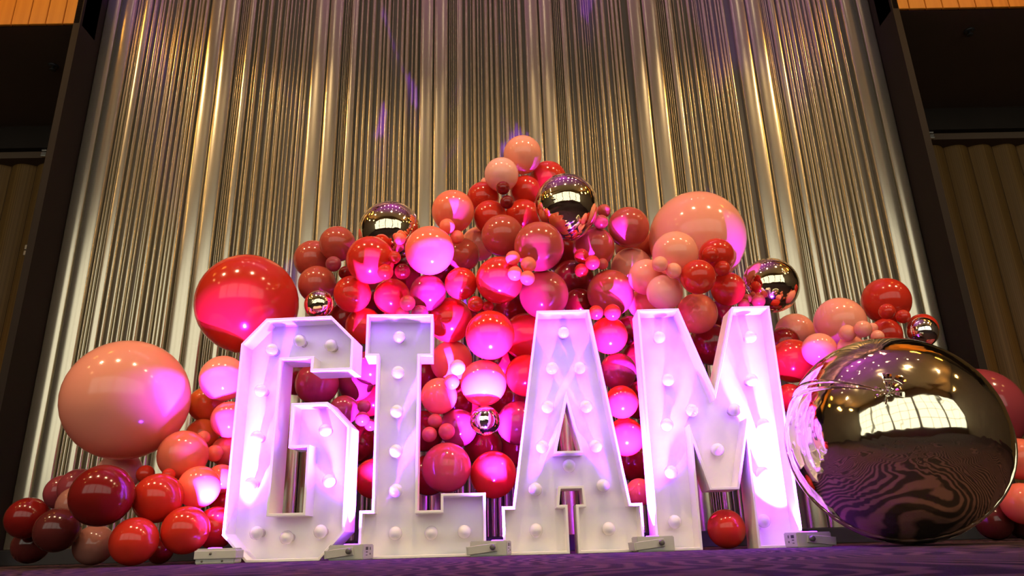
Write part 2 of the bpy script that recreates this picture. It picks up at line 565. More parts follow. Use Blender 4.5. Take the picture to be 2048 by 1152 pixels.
def uplight(x, y, yaw, flip, label, power, aim, cone, dx, power2, aim2, cone2, plain=False):
    t = empty('floor_uplight', (x, y, 0), yaw)
    tag(t, label, 'stage light', 'grey box uplights on the floor')
    s = -1 if flip else 1
    w, d, h = 0.083, 0.055, 0.064
    # housing with a chamfered upper rim
    v, f = box_geo(-w, w, -d, d, 0.0, h)
    me = mesh_of('housing', v, f)
    bm = bmesh.new(); bm.from_mesh(me)
    bmesh.ops.bevel(bm, geom=bm.edges[:], offset=0.004, segments=2, affect='EDGES')
    bm.to_mesh(me); bm.free()
    hs = obj('housing', me, M_case, t)
    if plain:
        box('skirt', -w - 0.006, w + 0.006, -d - 0.006, d + 0.006, 0.020, 0.056, M_case, hs, bevel=0.004)
        for bx in (-0.055, 0.03):
            b_ = obj('bolt', lathe('bolt', [(0, 0.004), (0.004, 0.003), (0.005, 0), (0, 0)], 10), M_knob, hs, (bx, -d, 0.012))
            b_.rotation_euler = (R(90), 0, 0)
        b_ = obj('bolt', lathe('bolt', [(0, 0.004), (0.005, 0.003), (0.006, 0), (0, 0)], 10), M_knob, hs, (-0.02, -d - 0.006, 0.042))
        b_.rotation_euler = (R(90), 0, 0)
    else:
        # U bracket: two arms and a cross bar, swung down along the case
        br = empty('bracket', (s * 0.022, 0, 0.037)); br.parent = t
        br.rotation_euler = (0, R(6 if flip else -6) * (1 if s > 0 else 1), 0)
        for yy in (-d - 0.007, d + 0.002):
            box('arm', min(-s * 0.115, s * 0.016), max(-s * 0.115, s * 0.016), yy, yy + 0.005, -0.018, 0.016, M_case, br, bevel=0.0015, segs=1)
        box('cross_bar', min(-s * 0.120, -s * 0.115), max(-s * 0.120, -s * 0.115), -d - 0.007, d + 0.007, -0.018, 0.016, M_case, br)
        k_ = obj('knob', lathe('knob', [(0, 0.022), (0.009, 0.022), (0.0115, 0.019), (0.0115, 0.004), (0.007, 0.0), (0, 0)], 16), M_knob, t, (s * 0.022, -d - 0.007, 0.037))
        k_.rotation_euler = (R(90), 0, 0)
        # printed control end: small display and buttons
        ex = s * (w + 0.0006)
        for a, b_, c, e in ((-0.030, -0.006, 0.040, 0.053), (-0.028, -0.010, 0.030, 0.034), (0.012, 0.020, 0.040, 0.052), (0.012, 0.020, 0.020, 0.028), (-0.028, -0.012, 0.018, 0.021)):
            box('control_mark', min(ex, ex - s * 0.001), max(ex, ex - s * 0.001), a, b_, c, e, M_mark, t)
    me = lathe('lens', [(0, 0.004), (0.020, 0.003), (0.023, 0.0), (0, 0.0)], 20)
    for ly in (-0.025, 0.027):
        obj('lens', me, M_glow, t, (dx, ly, h))
    # two-lens split is made up: rear spot for the balloons, front for letter faces
    lamp('uplight_beam', 'SPOT', (dx, 0.0635, h + 0.006), aim, power, UP_COL, 0.008, t, spot=cone, blend=0.6)
    lamp('uplight_beam', 'SPOT', (dx, -0.025, h + 0.012), aim2, power2, UP_COL, 0.04, t, spot=cone2, blend=1.0)
    return t


uplight(-1.271, 3.430, R(4), False, "plain grey box uplight left of letter G's foot",
        UP_W * 0.2, (-0.10,0.40,1), 64, -0.020, UP_W * 0.070, (0.0,0.2,1), 88, True)
uplight(-0.693, 3.435, R(-14), False, "grey box uplight between letters G and L with its knob facing forward",
        UP_W, (0,0.52,1), 62, 0.000, UP_W * 0.260, (0,0.14,1), 90)
uplight(-0.076, 3.435, R(-10), False, "grey box uplight between letters L and A",
        UP_W, (0,0.52,1), 62, 0.030, UP_W * 0.200, (0,0.14,1), 84)
uplight(0.643, 3.435, R(3), False, "grey box uplight between letters A and M",
        UP_W, (0,0.52,1), 62, 0.000, UP_W * 0.170, (0,0.14,1), 84)
uplight(1.329, 3.420, R(10), True, "grey box uplight tinted violet, right of letter M under the giant foil ball",
        UP_W * 0.25, (-0.1,0.35,1), 62, 0.010, UP_W * 0.240, (-0.1,0.14,1), 90)

# ------------------------------------------------------------------ balloons
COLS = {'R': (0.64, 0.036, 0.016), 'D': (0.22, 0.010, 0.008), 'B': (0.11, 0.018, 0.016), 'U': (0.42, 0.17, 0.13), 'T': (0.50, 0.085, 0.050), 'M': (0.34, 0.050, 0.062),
        'C': (0.94, 0.22, 0.12), 'P': (0.97, 0.38, 0.25), 'L': (0.96, 0.47, 0.37), 'O': (0.80, 0.17, 0.04)}
NAMES = {'R': 'red', 'D': 'dark_red', 'B': 'blackish_mauve', 'U': 'dusky_pink', 'T': 'terracotta', 'M': 'mauve', 'C': 'coral', 'P': 'peach', 'L': 'pale_pink', 'O': 'orange'}


def latex(name, c):
    """thin latex skin: glossy, and part of the light goes through it"""
    m = noise_tint(principled(name, c, 0.13, 0, 0.5), 2.0, 0.04)
    N, L = nt(m)
    tr = N.new('ShaderNodeBsdfTranslucent'); tr.inputs['Color'].default_value = (*c, 1)
    mix = N.new('ShaderNodeMixShader'); mix.inputs['Fac'].default_value = 0.15
    L.new(N['Principled BSDF'].outputs[0], mix.inputs[1]); L.new(tr.outputs[0], mix.inputs[2])
    L.new(mix.outputs[0], N['Material Output'].inputs['Surface'])
    return m


LATEX = {k: latex(NAMES[k] + '_latex', c) for k, c in COLS.items()}
prof = []
for k in range(0, 21):
    a = R(118) * k / 20
    prof.append((math.sin(a), math.cos(a)))
prof += [(0.80, -0.62), (0.68, -0.76), (0.53, -0.88), (0.37, -0.97), (0.22, -1.02), (0.11, -1.05), (0.06, -1.07), (0, -1.08)]
ME_balloon = lathe('latex_balloon', prof, 36)
ME_knot = lathe('knot', [(0, -1.055), (0.045, -1.06), (0.06, -1.08), (0.045, -1.10), (0.04, -1.11), (0.07, -1.13), (0.10, -1.16), (0.09, -1.165), (0.03, -1.12), (0, -1.12)], 14)
for me in (ME_balloon, ME_knot):
    me.materials.append(LATEX['R'])


def aim_down(o, d):
    o.rotation_mode = 'QUATERNION'
    o.rotation_quaternion = Vector(d).to_track_quat('-Z', 'Y')


BALLOONS = [
    (-1.496, 4.086, 1.417, 0.296, 'R', (-0.03, 1.0, -0.07), "giant glossy red balloon above the left shoulder of letter G"),
    (-1.201, 4.353, 1.796, 0.125, 'T', (0.09, 1.0, -0.02), "dusty red balloon touching the right rim of the giant red balloon, highest there"),
    (-1.015, 4.196, 1.833, 0.113, 'T', (-0.07, 1.0, 0.05), "dusty rose-red balloon at the top left of the garland, left of the gold foil ball"),
    (-0.997, 4.050, 1.643, 0.047, 'M', (-0.02, 0.99, -0.1), "mini dusty red balloon tucked under the rose-red balloon at top left"),
    (-0.946, 4.150, 1.622, 0.042, 'D', (0.17, 0.98, -0.14), "tiny shadowed maroon balloon between two dusty red balloons and a magenta-lit red one"),
    (-1.133, 4.234, 1.582, 0.118, 'T', (-0.2, 0.98, 0.06), "brownish rose balloon directly above the small gold foil ball on letter G"),
    (-0.875, 4.045, 1.450, 0.110, 'R', (-0.13, 0.98, 0.17), "plain red balloon right of the small gold foil ball, right third lit magenta"),
    (-0.749, 3.896, 1.601, 0.139, 'R', (-0.11, 0.99, 0.11), "bright red balloon with a slanted magenta patch, below the gold foil ball"),
    (-0.960, 4.364, 1.386, 0.129, 'D', (0.03, 1.0, 0.03), "dark red balloon behind the sloping right shoulder of letter G"),
    (-0.828, 4.188, 1.296, 0.112, 'R', (-0.01, 0.99, -0.16), "magenta-edged red balloon behind the top left corner of letter L"),
    (-0.586, 3.910, 1.734, 0.035, 'C', (0.42, 0.87, 0.24), "mini coral balloon at the foot of the upper left gold foil ball"),
    (-0.598, 3.962, 1.705, 0.029, 'T', (0.01, 0.98, -0.2), "tiny dusty red balloon just under the mini coral one by the gold foil ball"),
    (-0.598, 3.805, 1.577, 0.036, 'R', (0.02, 1.0, 0.07), "topmost mini of three red minis left of the half-magenta pink balloon"),
    (-0.644, 3.794, 1.487, 0.044, 'R', (-0.08, 1.0, -0.03), "leftmost mini of three red minis, beside the red balloon with slanted patch"),
    (-0.568, 3.920, 1.536, 0.046, 'D', (0.03, 1.0, 0.06), "darkest mini of three red minis, under the half-magenta pink balloon"),
    (-0.409, 3.865, 1.639, 0.142, 'C', (0.0, 0.99, -0.13), "coral balloon with its whole lower half lit magenta to white, right of three minis"),
    (-0.238, 4.212, 1.747, 0.105, 'T', (0.11, 0.99, -0.03), "terracotta balloon tucked behind the right side of the half-magenta coral balloon"),
    (-0.236, 3.960, 1.469, 0.095, 'R', (0.05, 1.0, 0.04), "red balloon with magenta heart-shaped glow under the terracotta one"),
    (-0.430, 4.009, 1.436, 0.107, 'M', (-0.22, 0.97, 0.08), "mauve-red balloon split by a vertical violet patch, above letter L"),
    (-0.660, 4.150, 1.465, 0.110, 'R', (-0.01, 1.0, -0.03), "unlit red balloon below three red minis, above letter L"),
    (-0.532, 3.898, 1.338, 0.045, 'T', (-0.03, 1.0, 0.04), "mini dusty balloon between the unlit red and the mauve-red balloon above letter L"),
    (-0.573, 4.000, 1.309, 0.040, 'T', (-0.02, 1.0, -0.05), "mini dusty balloon half hidden by the top edge of letter L, left one"),
    (-0.468, 3.951, 1.294, 0.048, 'M', (0.06, 0.99, -0.15), "mini mauve balloon half hidden by the top edge of letter L, right one"),
    (-0.314, 4.159, 1.312, 0.136, 'R', (-0.07, 0.99, -0.08), "large red balloon right of letter L's top with a squared magenta patch"),
    (-0.151, 3.900, 1.324, 0.045, 'R', (0.06, 1.0, 0.07), "mini red balloon between four red balloons above the glowing red ball"),
    (-0.084, 4.000, 1.339, 0.034, 'R', (0.05, 0.99, -0.09), "tiny red balloon right behind a mini red one in the garland middle"),
    (-0.315, 4.299, 1.094, 0.129, 'C', (-0.06, 1.0, 0.0), "coral balloon under the large red one, right of letter L's serif"),
    (-0.072, 3.867, 1.132, 0.137, 'R', (-0.03, 1.0, 0.04), "glowing round red balloon with pink underside between letters L and A"),
    (-0.115, 3.987, 0.892, 0.129, 'C', (-0.06, 1.0, 0.0), "brightest pink balloon with whitened underside, above the small silver foil ball"),
    (-0.250, 3.850, 0.951, 0.043, 'L', (0.09, 0.99, 0.1), "upper mini pink balloon beside the brightest pink balloon"),
    (-0.285, 3.890, 0.881, 0.043, 'C', (0.07, 0.98, 0.18), "lower mini magenta balloon beside the brightest pink balloon"),
    (-0.364, 4.026, 0.833, 0.102, 'C', (-0.02, 0.99, 0.12), "rose balloon right of letter L's stem, over a trio of minis"),
    (-0.381, 3.984, 0.689, 0.040, 'T', (-0.1, 0.99, 0.07), "upper mini of the rose trio beside letter L's stem"),
    (-0.407, 3.956, 0.613, 0.042, 'T', (-0.1, 0.99, 0.08), "lower left mini of the rose trio beside letter L's stem"),
    (-0.315, 3.950, 0.626, 0.045, 'T', (-0.11, 0.99, -0.02), "lower right mini of the rose trio beside letter L's stem"),
    (-0.265, 4.120, 0.668, 0.108, 'M', (-0.1, 0.99, 0.06), "dim rose balloon behind the trio of minis, left of the silver foil ball"),
    (0.126, 4.060, 0.944, 0.121, 'R', (0.05, 1.0, -0.01), "magenta-lit red balloon behind letter A's left edge, beside the brightest pink one"),
    (0.074, 4.120, 0.688, 0.125, 'M', (-0.12, 0.99, 0.01), "dim rose-red balloon behind letter A's left edge, right of the silver foil ball"),
    (0.134, 4.170, 1.203, 0.142, 'R', (-0.01, 1.0, -0.01), "red balloon between the glowing red ball and letter A's upper left edge"),
    (-0.009, 4.336, 1.073, 0.115, 'D', (-0.07, 0.99, -0.1), "shadowed dark red balloon in the gap behind the glowing red ball"),
    (-0.128, 4.271, 0.582, 0.114, 'D', (0.02, 1.0, 0.05), "very dark maroon balloon in the gap beneath the small silver foil ball"),
    (-1.055, 4.072, 0.930, 0.124, 'M', (-0.06, 1.0, 0.02), "rose-violet balloon seen through letter G's upper opening, left one"),
    (-0.866, 4.206, 0.957, 0.106, 'M', (-0.12, 0.99, 0.08), "violet-pink balloon seen at the right of letter G's upper opening"),
    (-0.891, 4.050, 0.773, 0.082, 'M', (-0.04, 0.99, -0.14), "violet balloon above letter G's inner hook"),
    (-0.762, 3.950, 0.771, 0.037, 'M', (0.03, 0.99, -0.12), "upper mini violet balloon between letters G and L"),
    (-0.758, 3.900, 0.696, 0.039, 'M', (-0.15, 0.99, -0.07), "middle mini violet balloon between letters G and L"),
    (-0.729, 3.980, 0.675, 0.032, 'M', (-0.05, 0.99, -0.1), "lowest mini violet balloon half hidden by letter L's stem"),
    (-0.749, 4.037, 1.007, 0.100, 'M', (-0.05, 0.98, 0.18), "magenta balloon edge showing under letter L's top left serif"),
    (-0.712, 4.050, 0.400, 0.107, 'R', (-0.16, 0.99, 0.03), "red balloon low in the gap between letters G and L"),
    (-0.315, 3.953, 0.438, 0.132, 'T', (-0.01, 1.0, 0.04), "large terracotta balloon sitting above letter L's foot"),
    (-0.070, 4.049, 0.404, 0.127, 'R', (-0.13, 0.99, -0.03), "red balloon with an upright magenta patch, low between letters L and A"),
    (0.155, 4.275, 2.479, 0.128, 'P', (0.03, 1.0, 0.01), "pink balloon at the very peak of the garland"),
    (0.012, 4.170, 2.278, 0.111, 'L', (-0.25, 0.97, -0.04), "lighter pink balloon just below left of the peak balloon"),
    (-0.098, 4.380, 2.337, 0.030, 'P', (0.06, 1.0, -0.0), "tiny pink balloon peeking out left of the second pink balloon at the peak"),
    (0.328, 4.445, 2.380, 0.128, 'R', (0.03, 0.99, 0.16), "red balloon just below right of the peak balloon"),
    (0.168, 4.328, 2.241, 0.102, 'R', (0.13, 0.99, 0.01), "red balloon directly beneath the peak balloon, above the chrome foil ball"),
    (0.019, 4.050, 2.121, 0.043, 'D', (-0.01, 1.0, 0.0), "upper mini dark red balloon under the two peak pink balloons"),
    (0.042, 4.080, 2.039, 0.043, 'D', (-0.04, 0.99, 0.13), "lower mini dark red balloon under the two peak pink balloons"),
    (-0.112, 4.332, 2.195, 0.108, 'R', (-0.03, 0.99, -0.11), "red balloon left of two dark minis near the peak"),
    (-0.292, 4.095, 1.993, 0.132, 'C', (-0.07, 0.99, -0.08), "coral-pink balloon standing up on the left slope of the garland"),
    (-0.066, 4.186, 1.990, 0.107, 'R', (-0.01, 1.0, 0.01), "red balloon right of the standing coral-pink balloon"),
    (0.144, 4.272, 2.024, 0.118, 'R', (0.09, 1.0, -0.01), "red balloon touching the left rim of the upper chrome foil ball"),
    (-0.317, 3.954, 1.827, 0.047, 'C', (-0.15, 0.99, 0.01), "mini coral balloon on the front of the standing coral-pink balloon"),
    (-0.262, 4.009, 1.781, 0.042, 'C', (0.01, 0.99, 0.13), "second mini coral balloon below the standing coral-pink balloon"),
    (-0.146, 4.365, 1.883, 0.113, 'P', (0.01, 1.0, -0.01), "peach balloon in the gap below the left slope, half hidden"),
    (0.009, 4.052, 1.803, 0.129, 'T', (-0.05, 1.0, 0.03), "terracotta balloon with a small magenta wedge on its left"),
    (0.214, 3.835, 1.636, 0.144, 'T', (-0.03, 1.0, -0.08), "large terracotta balloon with a bright violet quarter, below the chrome foil ball"),
    (0.655, 4.200, 2.021, 0.044, 'T', (0.02, 1.0, 0.05), "upper mini dusty balloon at the right rim of the chrome foil ball"),
    (0.608, 4.048, 1.876, 0.045, 'T', (0.21, 0.95, 0.22), "lower mini dusty balloon at the right rim of the chrome foil ball"),
    (0.570, 4.174, 1.762, 0.132, 'T', (-0.0, 0.98, -0.22), "brown-red balloon in shadow right below the chrome foil ball"),
    (0.063, 3.745, 1.534, 0.041, 'C', (0.3, 0.94, 0.19), "upper left mini of the pink-violet mini cluster in the garland middle"),
    (0.147, 3.733, 1.489, 0.044, 'C', (0.03, 1.0, 0.06), "upper right mini of the pink-violet mini cluster in the garland middle"),
    (0.072, 3.737, 1.440, 0.041, 'C', (0.58, 0.81, 0.03), "lower left mini of the pink-violet mini cluster in the garland middle"),
    (0.138, 3.709, 1.402, 0.041, 'C', (0.07, 1.0, 0.04), "lower right mini of the pink-violet mini cluster in the garland middle"),
    (0.469, 3.980, 1.631, 0.044, 'R', (0.12, 0.99, 0.08), "upper left mini of the red mini cluster under the brown-red balloon"),
    (0.523, 3.919, 1.564, 0.043, 'R', (0.06, 1.0, 0.07), "rightmost bright mini of the red mini cluster under the brown-red balloon"),
    (0.596, 4.029, 1.596, 0.035, 'T', (0.12, 0.99, 0.08), "dim mini at the back of the red mini cluster"),
    (0.463, 3.972, 1.537, 0.041, 'R', (0.09, 0.99, 0.09), "lowest mini of the red mini cluster, magenta below"),
    (-0.014, 3.886, 1.458, 0.136, 'R', (0.1, 1.0, 0.0), "large bright red balloon with pink underside behind the pink-violet mini cluster"),
    (0.241, 4.007, 1.407, 0.145, 'T', (0.04, 1.0, 0.07), "large rose balloon, left half magenta, just above letter A"),
    (0.454, 4.391, 1.624, 0.140, 'D', (0.17, 0.99, -0.02), "dark red balloon in shadow behind the red mini cluster"),
    (0.469, 4.264, 1.430, 0.098, 'D', (0.16, 0.98, 0.11), "dark red balloon just above letter A's top right corner"),
    (0.644, 4.116, 1.443, 0.142, 'T', (0.06, 1.0, -0.02), "orange-red balloon with a magenta arch, above the gap between A and M"),
    (0.521, 3.900, 1.257, 0.042, 'R', (0.07, 0.98, 0.2), "left mini of a magenta-lit pair at letter A's top right corner"),
    (0.609, 3.873, 1.247, 0.047, 'R', (-0.08, 0.99, 0.13), "right mini of a magenta-lit pair right of letter A's top"),
    (0.599, 3.997, 1.149, 0.107, 'R', (-0.08, 0.99, 0.13), "red balloon with magenta underside between letters A and M, uppermost there"),
    (0.772, 4.312, 1.268, 0.091, 'D', (-0.07, 1.0, 0.04), "shadowed dark balloon against letter M's upper left edge"),
    (0.652, 4.105, 0.964, 0.108, 'M', (-0.1, 0.99, -0.14), "mauve-violet balloon between letters A and M, second from top"),
    (0.640, 3.985, 0.767, 0.092, 'R', (0.05, 1.0, -0.08), "red balloon between letters A and M, third from top"),
    (0.663, 4.081, 0.590, 0.106, 'R', (0.02, 0.99, -0.11), "pinkish red balloon between letters A and M, fourth from top"),
    (0.701, 4.000, 0.290, 0.072, 'C', (0.06, 1.0, -0.0), "coral balloon low between letters A and M, half hidden by M"),
    (0.800, 4.194, 1.901, 0.131, 'T', (0.0, 1.0, 0.08), "terracotta balloon left of the giant peach balloon"),
    (1.239, 4.254, 1.838, 0.305, 'P', (-0.06, 1.0, -0.04), "giant peach balloon on the right slope above letter M"),
    (0.976, 3.809, 1.562, 0.130, 'P', (-0.02, 1.0, -0.02), "peach balloon in front of the giant peach balloon's lower left"),
    (0.831, 4.369, 1.695, 0.134, 'P', (-0.08, 0.99, 0.14), "orange-peach balloon below the terracotta one, left of the peach group"),
    (0.844, 4.004, 1.499, 0.107, 'P', (0.04, 1.0, 0.04), "pink balloon above letter M, left of the light pink half-lit one"),
    (0.852, 3.666, 1.449, 0.043, 'P', (0.11, 0.99, -0.03), "left mini of two peach minis above letter M"),
    (0.927, 3.688, 1.418, 0.043, 'P', (0.1, 1.0, -0.01), "right mini of two peach minis, violet flame-shaped glint"),
    (0.914, 3.892, 1.363, 0.103, 'L', (0.05, 1.0, 0.05), "light pink balloon with whitened lower half, resting above letter M's left peak"),
    (1.244, 3.924, 1.593, 0.102, 'R', (-0.04, 1.0, -0.05), "red balloon in front of the giant peach balloon's lower right"),
    (1.172, 3.800, 1.551, 0.047, 'R', (-0.37, 0.92, -0.08), "mini red balloon in front of the red one by the giant peach balloon"),
    (1.239, 3.831, 1.477, 0.044, 'R', (-0.11, 0.99, 0.0), "mini red balloon with pink underside below the mini by the giant peach"),
    (1.061, 3.708, 1.385, 0.096, 'R', (-0.04, 0.98, 0.2), "red balloon with pink lower half above letter M's notch"),
    (1.315, 4.014, 1.417, 0.100, 'R', (0.03, 1.0, 0.02), "red balloon above letter M's right peak with a magenta band"),
    (1.136, 4.080, 1.292, 0.121, 'C', (-0.1, 0.99, -0.08), "coral balloon sitting in letter M's notch"),
    (0.854, 4.223, 1.408, 0.094, 'C', (0.04, 1.0, 0.0), "coral balloon half hidden behind letter M's left peak"),
    (1.451, 4.107, 1.386, 0.029, 'T', (-0.06, 1.0, -0.01), "tiny upper mini at the foot of the right gold foil ball"),
    (1.485, 4.020, 1.341, 0.040, 'T', (-0.04, 0.99, -0.11), "larger mini at the foot of the right gold foil ball"),
    (1.414, 4.067, 1.337, 0.034, 'T', (0.09, 0.99, 0.11), "lower left mini at the foot of the right gold foil ball"),
    (1.811, 4.365, 1.238, 0.123, 'P', (0.0, 1.0, -0.05), "orange-peach balloon below the right gold foil ball"),
    (1.965, 4.080, 1.217, 0.148, 'P', (-0.04, 1.0, -0.08), "large pink balloon on the far right mound above the giant foil ball"),
    (2.299, 4.150, 1.364, 0.141, 'R', (0.01, 0.99, 0.13), "large red balloon topping the far right mound"),
    (2.165, 3.920, 1.229, 0.045, 'R', (0.07, 0.99, 0.07), "left mini of two red minis on the far right mound"),
    (2.284, 3.980, 1.215, 0.040, 'R', (0.1, 0.99, 0.03), "right mini of two red minis on the far right mound"),
    (2.482, 4.150, 1.189, 0.088, 'R', (0.09, 1.0, -0.03), "red balloon behind the small chrome foil ball at far right"),
    (2.204, 4.050, 1.133, 0.090, 'R', (-0.04, 0.97, 0.25), "red balloon under the large red one on the far right mound"),
    (1.821, 3.720, 1.055, 0.045, 'P', (-0.18, 0.96, 0.22), "left mini of the pink minis below the large far right pink balloon"),
    (1.876, 3.659, 1.059, 0.045, 'P', (0.27, 0.95, -0.12), "middle mini of the pink minis below the large far right pink balloon"),
    (2.058, 3.907, 1.132, 0.029, 'P', (-0.13, 0.99, 0.05), "smallest mini of the pink minis on the far right mound"),
    (2.059, 3.874, 1.073, 0.036, 'P', (0.06, 1.0, 0.01), "right mini of the pink minis just above the giant foil ball"),
    (1.860, 3.792, 0.989, 0.071, 'P', (-0.1, 0.99, -0.05), "pink balloon peeking over the giant foil ball's top left"),
    (1.729, 3.881, 1.007, 0.094, 'P', (0.3, 0.93, 0.22), "pink balloon left of the giant foil ball's top"),
    (1.677, 4.226, 1.140, 0.095, 'D', (-0.01, 1.0, 0.07), "dark red balloon right behind letter M's upper right edge"),
    (1.648, 4.070, 0.993, 0.127, 'R', (0.0, 1.0, 0.05), "red balloon right of letter M with a magenta patch"),
    (1.582, 4.020, 0.772, 0.080, 'R', (0.11, 0.99, 0.06), "red balloon between letter M and the giant foil ball"),
    (-1.952, 3.768, 0.805, 0.310, 'P', (-0.21, 0.98, 0.02), "giant peach balloon at far left, left of letter G"),
    (-1.528, 3.920, 0.938, 0.125, 'P', (-0.06, 0.99, -0.13), "peach balloon with magenta underside touching letter G's left edge"),
    (-1.466, 3.908, 0.712, 0.097, 'C', (0.12, 0.99, 0.03), "coral balloon half lit magenta at letter G's left edge, below the peach one"),
    (-1.676, 4.097, 0.832, 0.099, 'O', (0.1, 0.99, 0.11), "orange balloon in the gap right of the giant peach balloon"),
    (-1.650, 4.032, 0.650, 0.091, 'O', (0.12, 0.99, -0.0), "dim orange balloon under the lower right of the giant peach balloon"),
    (-1.574, 3.861, 0.614, 0.035, 'C', (0.08, 0.99, 0.09), "upper mini coral balloon above the coral balloon at left"),
    (-1.512, 3.873, 0.532, 0.044, 'C', (-0.39, 0.81, -0.44), "lower mini coral balloon between coral balloons at letter G's left"),
    (-1.499, 4.000, 0.556, 0.082, 'C', (-0.03, 0.99, -0.17), "orange-coral balloon behind letter G's left edge, mid height"),
    (-1.618, 3.743, 0.512, 0.123, 'C', (0.02, 0.98, -0.19), "large coral balloon under the giant peach balloon's right side"),
    (-2.057, 4.008, 0.467, 0.111, 'L', (0.16, 0.99, -0.01), "pale pink balloon directly below the giant peach balloon"),
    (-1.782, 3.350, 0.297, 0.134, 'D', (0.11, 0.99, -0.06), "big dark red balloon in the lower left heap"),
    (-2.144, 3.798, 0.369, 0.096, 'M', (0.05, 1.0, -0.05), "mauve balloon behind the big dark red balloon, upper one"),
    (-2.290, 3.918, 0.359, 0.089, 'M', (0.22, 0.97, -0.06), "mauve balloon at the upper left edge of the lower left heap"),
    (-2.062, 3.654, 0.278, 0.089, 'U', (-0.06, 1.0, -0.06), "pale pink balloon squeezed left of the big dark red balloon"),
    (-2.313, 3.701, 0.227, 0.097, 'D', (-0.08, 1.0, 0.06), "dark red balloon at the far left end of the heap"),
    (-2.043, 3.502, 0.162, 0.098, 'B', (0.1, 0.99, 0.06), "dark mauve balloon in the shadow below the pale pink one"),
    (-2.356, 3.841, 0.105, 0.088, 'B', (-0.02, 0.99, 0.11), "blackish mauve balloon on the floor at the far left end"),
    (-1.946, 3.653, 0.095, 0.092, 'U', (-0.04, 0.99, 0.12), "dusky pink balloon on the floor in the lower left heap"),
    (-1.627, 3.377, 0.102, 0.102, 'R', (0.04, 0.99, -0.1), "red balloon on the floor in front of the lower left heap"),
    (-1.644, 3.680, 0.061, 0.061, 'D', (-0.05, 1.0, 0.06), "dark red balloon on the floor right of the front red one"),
    (-1.782, 3.720, 0.421, 0.044, 'R', (-0.07, 1.0, -0.05), "mini red balloon right of the pale pink balloon at left"),
    (-1.626, 3.627, 0.405, 0.032, 'R', (-0.06, 0.96, -0.28), "mini red balloon below the large coral balloon at left"),
    (-1.617, 3.528, 0.292, 0.113, 'R', (0.11, 0.99, -0.01), "red balloon right of the big dark red one"),
    (-1.490, 3.668, 0.348, 0.101, 'C', (-0.12, 0.97, -0.19), "translucent coral balloon with a white glint beside letter G's lower left"),
    (-1.455, 3.485, 0.146, 0.106, 'R', (-0.07, 1.0, -0.03), "brightest red balloon left of letter G's foot"),
    (-1.407, 3.720, 0.160, 0.100, 'R', (0.03, 1.0, 0.03), "magenta-red balloon behind letter G's lower left corner"),
    (-1.451, 3.836, 0.398, 0.075, 'C', (0.1, 0.98, 0.14), "peach-pink balloon behind letter G's left edge, low"),
    (-1.469, 3.937, 0.294, 0.069, 'R', (-0.09, 1.0, 0.03), "red balloon wedged behind letter G's left edge near its foot"),
    (2.635, 4.054, 0.679, 0.239, 'M', (-0.09, 1.0, -0.03), "large rose balloon behind the giant foil ball's right rim"),
    (2.654, 3.842, 0.394, 0.107, 'C', (-0.02, 1.0, -0.04), "coral balloon at the right border, upper one"),
    (2.550, 3.750, 0.171, 0.101, 'C', (-0.08, 0.99, 0.15), "coral balloon at the right border, lower one"),
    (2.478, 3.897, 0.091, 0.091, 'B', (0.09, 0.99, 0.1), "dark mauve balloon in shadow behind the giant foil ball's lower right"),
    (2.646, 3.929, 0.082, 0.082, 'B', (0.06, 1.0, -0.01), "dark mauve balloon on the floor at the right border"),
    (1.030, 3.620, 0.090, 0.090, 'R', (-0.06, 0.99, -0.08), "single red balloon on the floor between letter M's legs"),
    (1.265, 4.312, 1.167, 0.132, 'D', (-0.09, 1.0, -0.01), "maroon balloon in deep shadow inside letter M's notch, under the coral balloon"),  # added fillers from here on; most carry gap shade in their dark colour
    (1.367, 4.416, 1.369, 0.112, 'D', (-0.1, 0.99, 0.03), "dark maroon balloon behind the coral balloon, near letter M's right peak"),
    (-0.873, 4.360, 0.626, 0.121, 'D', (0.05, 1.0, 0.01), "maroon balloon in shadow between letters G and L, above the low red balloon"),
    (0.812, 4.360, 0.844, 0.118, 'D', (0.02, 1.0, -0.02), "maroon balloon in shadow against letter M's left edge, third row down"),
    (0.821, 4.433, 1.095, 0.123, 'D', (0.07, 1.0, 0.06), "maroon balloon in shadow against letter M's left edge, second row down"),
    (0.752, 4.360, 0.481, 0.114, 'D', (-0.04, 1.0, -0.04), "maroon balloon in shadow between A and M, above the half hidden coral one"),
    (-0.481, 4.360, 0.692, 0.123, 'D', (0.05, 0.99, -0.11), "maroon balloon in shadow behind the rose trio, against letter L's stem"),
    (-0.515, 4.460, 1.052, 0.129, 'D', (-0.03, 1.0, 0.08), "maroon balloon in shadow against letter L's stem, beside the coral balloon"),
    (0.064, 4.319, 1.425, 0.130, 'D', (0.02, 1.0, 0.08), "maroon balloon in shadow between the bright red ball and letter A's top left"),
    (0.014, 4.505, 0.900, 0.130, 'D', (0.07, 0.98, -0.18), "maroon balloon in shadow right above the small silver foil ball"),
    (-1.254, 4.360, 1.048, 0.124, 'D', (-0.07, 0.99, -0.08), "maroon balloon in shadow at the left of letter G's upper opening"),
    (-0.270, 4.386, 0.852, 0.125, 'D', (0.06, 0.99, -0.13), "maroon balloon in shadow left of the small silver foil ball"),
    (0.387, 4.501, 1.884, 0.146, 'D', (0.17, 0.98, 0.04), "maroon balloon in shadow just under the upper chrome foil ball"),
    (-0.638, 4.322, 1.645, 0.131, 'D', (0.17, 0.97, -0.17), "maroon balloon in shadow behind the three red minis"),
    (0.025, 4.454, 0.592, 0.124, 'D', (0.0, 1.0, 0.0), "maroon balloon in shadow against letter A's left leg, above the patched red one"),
    (-0.449, 4.360, 0.438, 0.119, 'D', (0.12, 0.99, 0.07), "maroon balloon in shadow behind the large terracotta one on letter L's foot"),
